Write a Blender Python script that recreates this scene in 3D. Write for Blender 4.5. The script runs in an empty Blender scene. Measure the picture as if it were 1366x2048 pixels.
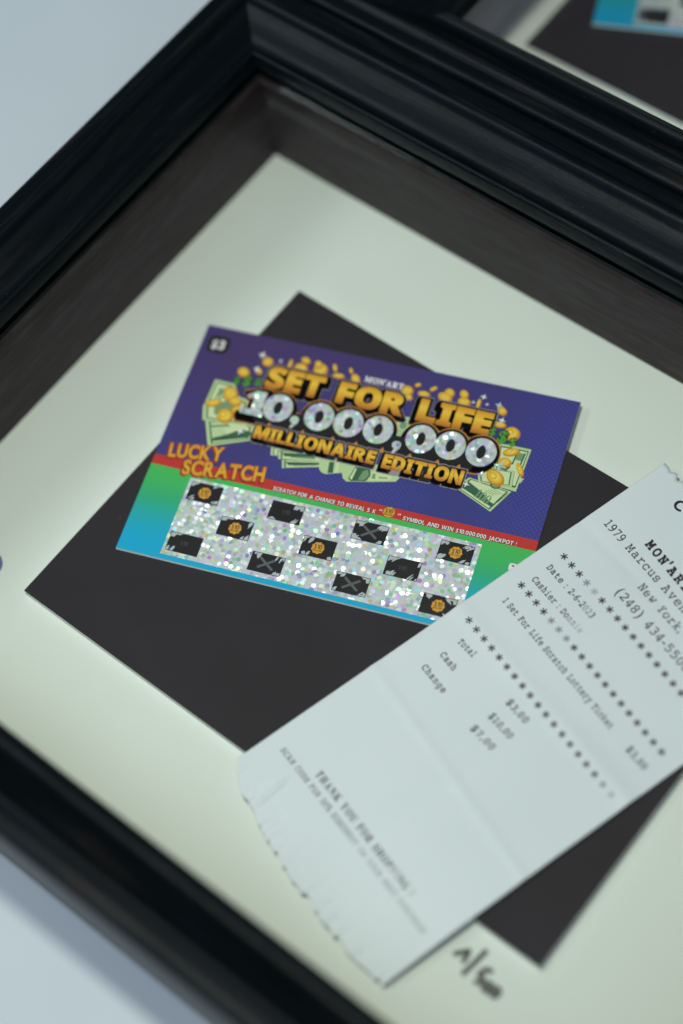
import bpy, bmesh, math, random
from mathutils import Vector, Matrix

random.seed(7)
S = 0.174                      # metres per layout unit (short side of the mat window)
sc = bpy.context.scene
COL = sc.collection

# ------------------------------------------------------------------ camera
cam = bpy.data.cameras.new('camera')
cam.sensor_fit = 'VERTICAL'
cam.sensor_height = 36.0
cam.lens = 65.1
cam.clip_start = 0.01
cam.clip_end = 60.0
cam_o = bpy.data.objects.new('camera', cam)
COL.objects.link(cam_o)
RIGHT = Vector((0.77663065, 0.61937764, -0.11496166))
DOWN = Vector((0.50394908, -0.72035299, -0.47657831))
FWD = Vector((-0.37799492, 0.3121905, -0.871583))
CPOS = Vector((2.06551977, -1.73980845, 3.67717151)) * S
m = Matrix.Identity(4)
for i in range(3):
    m[i][0] = RIGHT[i]; m[i][1] = -DOWN[i]; m[i][2] = -FWD[i]; m[i][3] = CPOS[i]
cam_o.matrix_world = m
cam.dof.use_dof = True
cam.dof.focus_distance = 4.15 * S
cam.dof.aperture_fstop = 2.35
cam.dof.aperture_blades = 0
sc.camera = cam_o

# ------------------------------------------------------------------ world, lamps, exposure
w = bpy.data.worlds.new('World'); sc.world = w; w.use_nodes = True
nt = w.node_tree; N = nt.nodes; L = nt.links
bg = N['Background']
tc = N.new('ShaderNodeTexCoord')
dp = N.new('ShaderNodeVectorMath'); dp.operation = 'DOT_PRODUCT'
dv = Vector((0.34, -0.76, 0.55)).normalized()
dp.inputs[1].default_value = dv
cr = N.new('ShaderNodeValToRGB')
mr = N.new('ShaderNodeMapRange')
mr.inputs[1].default_value = -0.3; mr.inputs[2].default_value = 1.0
e = cr.color_ramp.elements
e[0].position = 0.0; e[0].color = (0.045, 0.050, 0.055, 1)
e[1].position = 1.0; e[1].color = (0.70, 0.84, 1.12, 1)
x = e.new(0.45); x.color = (0.075, 0.088, 0.10, 1)
x = e.new(0.70); x.color = (0.28, 0.335, 0.45, 1)
L.new(tc.outputs['Generated'], dp.inputs[0]); L.new(dp.outputs['Value'], mr.inputs[0])
L.new(mr.outputs[0], cr.inputs[0]); L.new(cr.outputs[0], bg.inputs[0])
bg.inputs[1].default_value = 1.0


def area(name, d, dist, size, power, col, target=(0.7, -0.5, 0)):
    l = bpy.data.lights.new(name, 'AREA'); l.shape = 'DISK'; l.size = size; l.energy = power; l.color = col
    o = bpy.data.objects.new(name, l); COL.objects.link(o)
    t = Vector(target) * S
    d = Vector(d).normalized()
    o.location = t + d * dist
    o.rotation_euler = d.to_track_quat('Z', 'Y').to_euler()
    return o


area('overhead_lamp', (0.0, -0.105, 1.0), 0.76, 0.065, 3.5, (0.96, 1.0, 0.88))
area('window_light', (-0.95, -0.40, 1.0), 2.0, 0.9, 17.0, (0.86, 0.96, 1.0))
sc.view_settings.view_transform = 'Standard'
sc.view_settings.look = 'None'
sc.view_settings.exposure = 0.0
sc.view_settings.gamma = 1.0
sc.render.engine = 'CYCLES'
sc.cycles.use_denoising = True
sc.cycles.max_bounces = 8
sc.cycles.transparent_max_bounces = 16
sc.cycles.caustics_reflective = False
sc.cycles.caustics_refractive = False


# ------------------------------------------------------------------ helpers
def lin(c):
    c = c / 255.0
    return c / 12.92 if c <= 0.04045 else ((c + 0.055) / 1.055) ** 2.4


def A(r, g, b):
    """pigment colour for a tone seen at r,g,b under this light"""
    return (max(0.004, (lin(r) - 0.016) / 0.66), max(0.004, (lin(g) - 0.018) / 0.77), max(0.004, (lin(b) - 0.02) / 0.74), 1)


def mat(name, col=(0.5, 0.5, 0.5, 1), rough=0.5, spec=0.5, metal=0.0, coat=0.0):
    mm = bpy.data.materials.new(name); mm.use_nodes = True
    b = mm.node_tree.nodes['Principled BSDF']
    b.inputs['Base Color'].default_value = col if len(col) == 4 else (*col, 1)
    b.inputs['Roughness'].default_value = rough
    b.inputs['Specular IOR Level'].default_value = spec
    b.inputs['Metallic'].default_value = metal
    b.inputs['Coat Weight'].default_value = coat
    return mm


class NB:
    """small node builder"""
    def __init__(s, mm):
        s.nt = mm.node_tree; s.b = s.nt.nodes['Principled BSDF']

    def n(s, t, **k):
        nd = s.nt.nodes.new(t)
        for a, v in k.items(): setattr(nd, a, v)
        return nd

    def l(s, a, b): s.nt.links.new(a, b)

    def val(s, v, sock):
        if hasattr(v, 'is_linked'): s.l(v, sock)
        else: sock.default_value = v

    def math(s, op, a, b=0.0, clamp=False):
        nd = s.n('ShaderNodeMath', operation=op, use_clamp=clamp)
        s.val(a, nd.inputs[0]); s.val(b, nd.inputs[1]); return nd.outputs[0]

    def mix(s, f, a, b):
        nd = s.n('ShaderNodeMix', data_type='RGBA')
        s.val(f, nd.inputs[0]); s.val(a, nd.inputs[6]); s.val(b, nd.inputs[7]); return nd.outputs[2]

    def smooth(s, v, a, b):
        nd = s.n('ShaderNodeMapRange', interpolation_type='SMOOTHSTEP')
        s.val(v, nd.inputs[0]); nd.inputs[1].default_value = a; nd.inputs[2].default_value = b
        return nd.outputs[0]

    def noise(s, vec, scale, detail=3.0, rough=0.5):
        nd = s.n('ShaderNodeTexNoise')
        s.l(vec, nd.inputs['Vector']); nd.inputs['Scale'].default_value = scale
        nd.inputs['Detail'].default_value = detail; nd.inputs['Roughness'].default_value = rough
        return nd.outputs['Fac']

    def ramp(s, f, stops):
        nd = s.n('ShaderNodeValToRGB'); s.l(f, nd.inputs[0])
        el = nd.color_ramp.elements
        while len(el) < len(stops): el.new(0.5)
        for q, (p, c) in zip(el, stops): q.position = p; q.color = c
        return nd.outputs[0]

    def bump(s, h, strength, dist):
        nd = s.n('ShaderNodeBump'); s.l(h, nd.inputs['Height'])
        nd.inputs['Strength'].default_value = strength; nd.inputs['Distance'].default_value = dist
        s.l(nd.outputs[0], s.b.inputs['Normal'])

    def mapping(s, vec, scale):
        nd = s.n('ShaderNodeMapping'); s.l(vec, nd.inputs[0]); nd.inputs['Scale'].default_value = scale
        return nd.outputs[0]


def speck(nb, vec, scale, thr):
    v = nb.n('ShaderNodeTexVoronoi'); nb.l(vec, v.inputs['Vector']); v.inputs['Scale'].default_value = scale
    sep = nb.n('ShaderNodeSeparateColor'); nb.l(v.outputs['Color'], sep.inputs[0])
    return nb.math('MULTIPLY', nb.math('LESS_THAN', v.outputs['Distance'], 0.16), nb.math('GREATER_THAN', sep.outputs[0], thr))


# ------------------------------------------------------------------ materials
M = {}
# table top: painted, faintly mottled
mm = mat('table_paint', (0.74, 0.74, 0.73, 1), 0.55, 0.3); nb = NB(mm)
tcn = nb.n('ShaderNodeTexCoord'); o_ = tcn.outputs['Object']
f = nb.noise(o_, 9.0, 4)
nb.l(nb.ramp(f, [(0.3, (0.43, 0.475, 0.49, 1)), (0.7, (0.465, 0.51, 0.525, 1))]), nb.b.inputs['Base Color'])
nb.bump(nb.noise(o_, 900.0, 2), 0.12, 0.0004)
M['table'] = mm

# black stained moulding, grain along the length (UV: x along, y across)
mm = mat('black_stained_wood', (0.012, 0.015, 0.018, 1), 0.3, 0.09); nb = NB(mm)
uv = nb.n('ShaderNodeTexCoord').outputs['UV']
g1 = nb.noise(nb.mapping(uv, (5, 85, 1)), 1.0, 7, 0.78)
g2 = nb.noise(nb.mapping(uv, (3, 26, 1)), 1.0, 3)
c = nb.ramp(g1, [(0.35, (0.0012, 0.0022, 0.0030, 1)), (0.60, (0.0026, 0.0046, 0.0060, 1)), (0.78, (0.007, 0.0115, 0.0150, 1))])
c = nb.mix(nb.math('MULTIPLY', nb.smooth(g2, 0.5, 0.75), 0.35), c, (0.024, 0.019, 0.017, 1))
sp = speck(nb, nb.mapping(uv, (220, 220, 1)), 1.0, 0.992)
nb.l(nb.mix(sp, c, (0.08, 0.10, 0.11, 1)), nb.b.inputs['Base Color'])
nb.l(nb.ramp(g1, [(0.3, (0.38, 0.38, 0.38, 1)), (0.75, (0.22, 0.22, 0.22, 1))]), nb.b.inputs['Roughness'])
nb.bump(g1, 0.4, 0.0005)
M['wood'] = mm

# inner spacer walls, brown black with lines of grain
def spacer_mat(name, ca, cb, cc):
    mm = mat(name, ca, 0.5, 0.2); nb = NB(mm)
    uv = nb.n('ShaderNodeTexCoord').outputs['UV']
    g = nb.noise(nb.mapping(uv, (4, 80, 1)), 1.0, 5, 0.7)
    g2 = nb.noise(nb.mapping(uv, (9, 34, 1)), 1.0, 3, 0.6)
    c = nb.ramp(nb.math('ADD', nb.math('MULTIPLY', g, 0.6), nb.math('MULTIPLY', g2, 0.4)), [(0.36, ca), (0.5, cb), (0.66, cc)])
    nb.l(c, nb.b.inputs['Base Color']); nb.bump(g, 0.2, 0.0004)
    return mm
M['spacer'] = spacer_mat('brown_black_wood', (0.018, 0.0105, 0.0125, 1), (0.032, 0.022, 0.026, 1), (0.060, 0.048, 0.056, 1))
M['shade_tint_spacer'] = spacer_mat('shade_lilac_board', (0.55, 0.51, 0.58, 1), (0.57, 0.53, 0.60, 1), (0.59, 0.55, 0.62, 1))  # back frame walls: lilac shade put into the colour of pale board

# mat board: fine paper tooth
mm = mat('white_mat_board', (0.80, 0.80, 0.77, 1), 0.75, 0.2); nb = NB(mm)
o_ = nb.n('ShaderNodeTexCoord').outputs['Object']
f = nb.noise(o_, 14.0, 3)
c = nb.ramp(f, [(0.3, (0.82, 0.825, 0.775, 1)), (0.7, (0.855, 0.86, 0.82, 1))])
sp = speck(nb, o_, 420.0, 0.996)
nb.l(nb.mix(nb.math('MULTIPLY', sp, 0.35), c, (0.45, 0.42, 0.36, 1)), nb.b.inputs['Base Color'])
nb.bump(nb.noise(o_, 2600.0, 2), 0.25, 0.0002)
M['mat'] = mm
M['core'] = mat('white_mat_core', (0.84, 0.85, 0.85, 1), 0.8, 0.15)

# black backing paper
mm = mat('black_paper', (0.026, 0.025, 0.027, 1), 0.7, 0.3); nb = NB(mm)
o_ = nb.n('ShaderNodeTexCoord').outputs['Object']
c = nb.ramp(nb.noise(o_, 30.0, 4), [(0.3, (0.021, 0.0145, 0.0195, 1)), (0.7, (0.027, 0.0190, 0.0255, 1))])
sp = speck(nb, o_, 300.0, 0.985)
nb.l(nb.mix(nb.math('MULTIPLY', sp, 0.35), c, (0.12, 0.12, 0.13, 1)), nb.b.inputs['Base Color'])
nb.bump(nb.noise(o_, 3000.0, 2), 0.3, 0.0002)
M['black_paper'] = mm

# glazing: clear sheet, slightly green, with a surface reflection
mm = bpy.data.materials.new('picture_glass'); mm.use_nodes = True
nt = mm.node_tree; nt.nodes.clear()
out = nt.nodes.new('ShaderNodeOutputMaterial'); ms = nt.nodes.new('ShaderNodeMixShader')
tr = nt.nodes.new('ShaderNodeBsdfTransparent'); tr.inputs[0].default_value = (0.965, 0.985, 0.968, 1)
gl = nt.nodes.new('ShaderNodeBsdfGlossy'); gl.inputs['Roughness'].default_value = 0.02
fr = nt.nodes.new('ShaderNodeFresnel'); fr.inputs[0].default_value = 1.38
nt.links.new(fr.outputs[0], ms.inputs[0]); nt.links.new(tr.outputs[0], ms.inputs[1]); nt.links.new(gl.outputs[0], ms.inputs[2])
nt.links.new(ms.outputs[0], out.inputs[0])
M['glass'] = mm
M['glass_edge'] = mat('green_glass_edge', (0.010, 0.022, 0.019, 1), 0.25, 0.5)

# printed card face
W = 0.9270 * S
H = 0.6312 * S
mm = mat('printed_card', (0.1, 0.1, 0.3, 1), 0.38, 0.45); nb = NB(mm)
o_ = nb.n('ShaderNodeTexCoord').outputs['Object']
sep = nb.n('ShaderNodeSeparateXYZ'); nb.l(o_, sep.inputs[0])
u = nb.math('DIVIDE', sep.outputs[0], W); v = nb.math('DIVIDE', sep.outputs[1], -W)
tw = nb.smooth(nb.math('ADD', nb.math('MULTIPLY', u, 0.55), v), 0.05, 0.75)
pur = nb.mix(tw, A(74, 64, 106), A(64, 68, 128))
P = 2 * math.pi / 0.0136
d = nb.math('MULTIPLY', nb.math('SINE', nb.math('MULTIPLY', u, P)), nb.math('SINE', nb.math('MULTIPLY', v, P)))
dots = nb.smooth(d, -0.15, 0.5)
right = nb.smooth(u, 0.78, 0.97)
uu = nb.math('SUBTRACT', u, 0.5); vv = nb.math('SUBTRACT', v, 0.36)
cen = nb.smooth(nb.math('ADD', nb.math('MULTIPLY', nb.math('MULTIPLY', uu, uu), 14.0), nb.math('MULTIPLY', nb.math('MULTIPLY', vv, vv), 160.0)), 1.0, 0.1)
left = nb.smooth(u, 0.10, 0.0)
msk = nb.math('MAXIMUM', nb.math('MAXIMUM', right, cen), nb.math('MULTIPLY', left, 0.45))
pur = nb.mix(nb.math('MULTIPLY', nb.math('MULTIPLY', dots, msk), 0.75), pur, A(74, 78, 160))
low = nb.ramp(nb.smooth(v, 0.43, 0.66), [(0.0, A(72, 176, 92)), (0.35, A(56, 166, 120)), (1.0, A(8, 160, 202))])
colr = nb.mix(nb.math('GREATER_THAN', v, 0.4030), pur, A(178, 62, 60))
colr = nb.mix(nb.math('GREATER_THAN', v, 0.4318), colr, low)
sp = speck(nb, o_, 900.0, 0.995)
nb.l(nb.mix(nb.math('MULTIPLY', sp, 0.3), colr, (0.6, 0.6, 0.6, 1)), nb.b.inputs['Base Color'])
M['card'] = mm
M['card_edge'] = mat('card_edge', (0.80, 0.82, 0.80, 1), 0.7, 0.2)

# gold print: ramp over the height of the letters (UV y)
def gold(name, stops):
    mm = mat(name, (0.5, 0.3, 0.05, 1), 0.38, 0.45); nb = NB(mm)
    sep = nb.n('ShaderNodeSeparateXYZ'); nb.l(nb.n('ShaderNodeTexCoord').outputs['UV'], sep.inputs[0])
    nb.l(nb.ramp(sep.outputs[1], stops), nb.b.inputs['Base Color'])
    return mm
M['gold'] = gold('gold_print', [(0.0, A(160, 106, 54)), (0.25, A(200, 148, 60)), (0.60, A(222, 188, 74)), (0.85, A(208, 162, 64)), (1.0, A(194, 138, 58))])
M['coin'] = gold('coin_print', [(0.0, A(226, 222, 150)), (0.45, A(218, 196, 84)), (0.8, A(206, 168, 60)), (1.0, A(178, 132, 48))])
M['bill'] = mat('banknote_print', A(172, 200, 152), 0.4, 0.4)
M['bill_pale'] = mat('banknote_pale_print', A(190, 212, 166), 0.4, 0.4)
M['bill_dark'] = mat('banknote_dark_print', A(62, 98, 78), 0.4, 0.4)
M['bill_mid'] = mat('banknote_mid_print', A(112, 148, 112), 0.4, 0.4)
M['ink'] = mat('black_print', A(42, 42, 46), 0.4, 0.45)
M['ink_soft'] = mat('charcoal_print', A(58, 60, 60), 0.4, 0.45)
M['orange'] = mat('orange_print', A(186, 128, 58), 0.4, 0.4)
M['red'] = mat('red_brown_print', A(140, 58, 46), 0.4, 0.4)
M['amber'] = gold('amber_print', [(0.0, A(200, 146, 60)), (0.5, A(206, 164, 66)), (1.0, A(198, 140, 58))])
M['dollar'] = mat('green_print', A(84, 148, 62), 0.4, 0.4)
M['dollar_dark'] = mat('dark_green_print', A(44, 72, 44), 0.4, 0.4)
M['white_print'] = mat('white_print', A(214, 216, 220), 0.4, 0.4)
M['silver_print'] = mat('silver_print', (0.42, 0.36, 0.40, 1), 0.35, 0.5, 0.15)
M['grey_print'] = mat('scratch_grey', A(166, 178, 184), 0.45, 0.4)
M['cross'] = mat('dark_grey_print', A(88, 96, 98), 0.45, 0.4)
M['ghost'] = mat('ghost_print', A(66, 70, 72), 0.45, 0.4)

# holographic foil: overlapping round facets, each tilted its own way and with its own tint
mm = mat('holographic_foil', (0.7, 0.7, 0.72, 1), 0.3, 0.5, 0.24); nb = NB(mm)
o_ = nb.n('ShaderNodeTexCoord').outputs['Object']
def facets(scale, off):
    mp = nb.n('ShaderNodeMapping'); nb.l(o_, mp.inputs[0]); mp.inputs['Location'].default_value = (off, off * 1.7, 0)
    vo = nb.n('ShaderNodeTexVoronoi', voronoi_dimensions='2D'); nb.l(mp.outputs[0], vo.inputs['Vector'])
    vo.inputs['Scale'].default_value = scale
    return vo.outputs['Color'], nb.smooth(vo.outputs['Distance'], 0.46, 0.40)
ca, ma = facets(470.0, 0.0)
cb, mb = facets(430.0, 0.31)
selb = nb.n('ShaderNodeSeparateColor'); nb.l(cb, selb.inputs[0])
mb2 = nb.math('MULTIPLY', mb, nb.math('GREATER_THAN', selb.outputs[0], 0.42))
rnd = nb.mix(mb2, ca, cb)
msk = nb.math('MAXIMUM', ma, mb2)
sr = nb.n('ShaderNodeSeparateColor'); nb.l(rnd, sr.inputs[0])
hsv = nb.n('ShaderNodeCombineColor', mode='HSV')
hue = nb.math('ADD', nb.math('MULTIPLY', nb.math('FRACT', nb.math('ADD', nb.math('MULTIPLY', sr.outputs[2], 3.0), nb.math('MULTIPLY', sr.outputs[0], 0.3))), 0.80), 0.06)
nb.l(hue, hsv.inputs[0])
sat = nb.smooth(nb.math('FRACT', nb.math('MULTIPLY', sr.outputs[1], 7.31)), 0.25, 1.0)
nb.l(nb.math('MULTIPLY', sat, 0.58), hsv.inputs[1])
valv = nb.math('ADD', nb.math('MULTIPLY', nb.math('FRACT', nb.math('MULTIPLY', sr.outputs[0], 5.7)), 0.36), 0.70)
nb.l(valv, hsv.inputs[2])
nb.l(nb.mix(msk, (0.84, 0.79, 0.98, 1), hsv.outputs[0]), nb.b.inputs['Base Color'])
nx = nb.math('MULTIPLY', nb.math('SUBTRACT', sr.outputs[0], 0.5), 0.5)
ny = nb.math('MULTIPLY', nb.math('SUBTRACT', sr.outputs[1], 0.5), 0.5)
cx = nb.n('ShaderNodeCombineXYZ'); nb.l(nb.math('MULTIPLY', nx, msk), cx.inputs[0]); nb.l(nb.math('MULTIPLY', ny, msk), cx.inputs[1]); cx.inputs[2].default_value = 1.0
nrm = nb.n('ShaderNodeVectorMath', operation='NORMALIZE'); nb.l(cx.outputs[0], nrm.inputs[0])
nb.l(nrm.outputs[0], nb.b.inputs['Normal'])
M['foil'] = mm

# thermal paper and its ink
mm = mat('thermal_paper', (0.84, 0.85, 0.88, 1), 0.5, 0.35); nb = NB(mm)
o_ = nb.n('ShaderNodeTexCoord').outputs['Object']
nb.l(nb.ramp(nb.noise(o_, 20.0, 3), [(0.3, (0.81, 0.825, 0.90, 1)), (0.7, (0.85, 0.86, 0.93, 1))]), nb.b.inputs['Base Color'])
nb.bump(nb.noise(o_, 150.0, 3), 0.10, 0.0008)
M['paper'] = mm
M['receipt_ink'] = mat('thermal_ink', A(62, 54, 66), 0.5, 0.35)
M['receipt_bold'] = mat('thermal_bold_ink', A(48, 44, 54), 0.5, 0.35)
M['receipt_faded'] = mat('thermal_faded_ink', A(134, 138, 148), 0.5, 0.35)
M['receipt_pale'] = mat('thermal_pale_ink', A(160, 166, 174), 0.5, 0.35)
M['marker'] = mat('black_marker', (0.012, 0.012, 0.014, 1), 0.45, 0.4)
M['sticker'] = mat('violet_grey_sticker', A(98, 104, 140), 0.5, 0.4)


# ------------------------------------------------------------------ object helpers
class MB:
    """collects flat or solid pieces, builds ONE mesh object"""
    def __init__(s): s.v = []; s.f = []; s.m = []; s.uv = []; s.mats = []

    def mi(s, name):
        if name not in s.mats: s.mats.append(name)
        return s.mats.index(name)

    def add(s, verts, faces, mname, uvs=None):
        b = len(s.v); k = s.mi(mname)
        s.v += [tuple(q) for q in verts]
        for f in faces:
            s.f.append([b + i for i in f]); s.m.append(k)
            s.uv.append([(uvs[i] if uvs else (0, 0)) for i in f])

    def build(s, name, parent=None, smooth=False):
        me = bpy.data.meshes.new(name)
        me.from_pydata(s.v, [], s.f)
        for q in s.mats: me.materials.append(M[q])
        me.polygons.foreach_set('material_index', s.m)
        ul = me.uv_layers.new(name='UVMap')
        flat = [c for f in s.uv for q in f for c in q]
        ul.data.foreach_set('uv', flat)
        if smooth: me.polygons.foreach_set('use_smooth', [True] * len(me.polygons))
        me.update()
        o = bpy.data.objects.new(name, me); COL.objects.link(o)
        if parent: o.parent = parent
        return o


def thing(name, label, cat, loc=(0, 0, 0), rz=0.0, group=None):
    o = bpy.data.objects.new(name, None); COL.objects.link(o)
    o.empty_display_size = 0.02
    o.location = loc; o.rotation_euler = (0, 0, rz); o['label'] = label; o['category'] = cat
    if group: o['group'] = group
    return o


_gc = {}
def glyph(ch, off=0.0):
    k = (ch, off)
    if k in _gc: return _gc[k]
    cu = bpy.data.curves.new('glyph_tmp', 'FONT'); cu.body = ch; cu.size = 1.0; cu.offset = off; cu.resolution_u = 5
    ob = bpy.data.objects.new('glyph_tmp', cu); COL.objects.link(ob)
    dg = bpy.context.evaluated_depsgraph_get(); dg.update()
    me = bpy.data.meshes.new_from_object(ob.evaluated_get(dg))
    vs = [(q.co.x, q.co.y) for q in me.vertices]; fs = [list(q.vertices) for q in me.polygons]
    bpy.data.objects.remove(ob); bpy.data.curves.remove(cu); bpy.data.meshes.remove(me)
    _gc[k] = (vs, fs); return _gc[k]


def mathfont(ch, up, lo, dg):
    if 'A' <= ch <= 'Z': return chr(up + ord(ch) - 65)
    if 'a' <= ch <= 'z': return chr(lo + ord(ch) - 97)
    if '0' <= ch <= '9': return chr(dg + ord(ch) - 48)
    return ch


def sans_bold(ch): return mathfont(ch, 0x1D5D4, 0x1D5EE, 0x1D7EC)
def slab(ch): return mathfont(ch, 0x1D670, 0x1D68A, 0x1D7F6)
def serif_bold(ch): return mathfont(ch, 0x1D400, 0x1D41A, 0x1D7CE)
def plain(ch): return ch


def layout(text, font, off, gap, space=0.28):
    """[(char, x shift)], total width, in em; letters set by their own outline widths"""
    x = 0.0; res = []
    for ch in text:
        if ch == ' ': x += space; continue
        vs, fs = glyph(font(ch), off)
        if not vs: continue
        a = min(q[0] for q in vs); b = max(q[0] for q in vs)
        res.append((font(ch), x - a)); x += (b - a) + gap
    return res, x - gap


def cap_height(font):
    vs, fs = glyph(font('E'), 0.0)
    return max(q[1] for q in vs)


# ------------------------------------------------------------------ setting: table
tb = MB()
R_ = 1.6
tb.add([(-R_, -R_, 0), (R_, -R_, 0), (R_, R_, 0), (-R_, R_, 0)], [(0, 1, 2, 3)], 'table')
tb.add([(-R_, -R_, -0.03), (R_, -R_, -0.03), (R_, R_, -0.03), (-R_, R_, -0.03)], [(3, 2, 1, 0)], 'table')
tb.add([(-R_, -R_, 0), (R_, -R_, 0), (R_, R_, 0), (-R_, R_, 0), (-R_, -R_, -0.03), (R_, -R_, -0.03), (R_, R_, -0.03), (-R_, R_, -0.03)],
       [(0, 4, 5, 1), (1, 5, 6, 2), (2, 6, 7, 3), (3, 7, 4, 0)], 'table')
ZT = -0.08                                  # table level in layout units (mat window floor is 0)
t_o = tb.build('tabletop')
t_o.location = (0.2, 0.1, ZT * S)
t_o['kind'] = 'structure'
t_o['label'] = 'pale grey white tabletop under the frames'

# ------------------------------------------------------------------ picture frames
PROFILE = [(.020, .300), (.003, .300), (.003, .338), (.0045, .3435), (.0080, .3470), (.0120, .3475), (.0160, .3450), (.0210, .3385), (.0285, .3340),
           (.0380, .3335), (.0465, .3365), (.0560, .3435), (.0690, .3560), (.0830, .3680), (.0955, .3755), (.1030, .3785), (.1060, .3835),
           (.1100, .3915), (.1170, .3970), (.1250, .3985), (.1325, .3960), (.1380, .3915), (.1405, .3890), (.1450, .3895), (.1590, .3905),
           (.1700, .3900), (.1755, .3875), (.1790, .3825), (.1800, .3740), (.1800, .0600), (.1770, .0150), (.1720, -.0350), (.1690, -.0600),
           (.1690, -.0800), (.020, -.0800)]


def rails(parent, x0, x1, y0, y1, wscale=(1, 1, 1, 1), back=(.02, .02, .02, .02)):
    """four mitred rails: -x, +y, +x, -y"""
    def corner(ix, iy, w, ws):
        # w measured outward from the opening
        return (x0 - w * ws[0] if ix == 0 else x1 + w * ws[2], y0 - w * ws[3] if iy == 0 else y1 + w * ws[1])
    ends = [((0, 0), (0, 1)), ((0, 1), (1, 1)), ((1, 1), (1, 0)), ((1, 0), (0, 0))]
    for a, b in ends:
        q = MB(); n = len(PROFILE)
        vs = []; uv = []
        acc = 0.0; prev = None
        for ip, (pw, pz) in enumerate(PROFILE):
            if prev: acc += math.hypot(pw - prev[0], pz - prev[1])
            prev = (pw, pz)
            ends_ = []
            for e_ in (a, b):
                if ip in (0, n - 1):                     # rebate behind the lip
                    cx_ = corner(e_[0], 0, back[0 if e_[0] == 0 else 2], wscale)[0]
                    cy_ = corner(0, e_[1], back[3 if e_[1] == 0 else 1], wscale)[1]
                    ends_.append((cx_, cy_))
                else: ends_.append(corner(e_[0], e_[1], pw, wscale))
            pa, pb = ends_
            for pp in (pa, pb):
                vs.append((pp[0] * S, pp[1] * S, (pz - ZT) * S))
            ln = [pa[1], pb[1]] if a[0] == b[0] else [pa[0], pb[0]]
            uv += [(ln[0] * S * 6 + a[0] * 3.1, acc), (ln[1] * S * 6 + a[0] * 3.1, acc)]
        fs = []
        for i in range(n):
            j = (i + 1) % n
            fs.append((2 * i, 2 * i + 1, 2 * j + 1, 2 * j))
        fs.append(tuple(2 * i for i in range(n)))
        fs.append(tuple(2 * i + 1 for i in reversed(range(n))))
        q.add(vs, fs, 'wood', uv)
        o = q.build('frame_rail', parent, smooth=True)
        bm = bmesh.new(); bm.from_mesh(o.data)
        bmesh.ops.recalc_face_normals(bm, faces=bm.faces)
        for ed in bm.edges:
            if len(ed.link_faces) == 2 and ed.calc_face_angle(0) > math.radians(38): ed.smooth = False
        bm.to_mesh(o.data); bm.free()


def box(q, a, b, mname, uvx=True):
    (ax, ay, az), (bx, by, bz) = a, b
    vs = [(ax, ay, az), (bx, ay, az), (bx, by, az), (ax, by, az), (ax, ay, bz), (bx, ay, bz), (bx, by, bz), (ax, by, bz)]
    fs = [(3, 2, 1, 0), (4, 5, 6, 7), (0, 1, 5, 4), (1, 2, 6, 5), (2, 3, 7, 6), (3, 0, 4, 7)]
    uv = [((p[0] if uvx else p[1]) * 6, p[2] * 1.0 / S) for p in vs]
    q.add(vs, fs, mname, uv)


ZMAT = -0.022                                # top of the white mat


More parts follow.
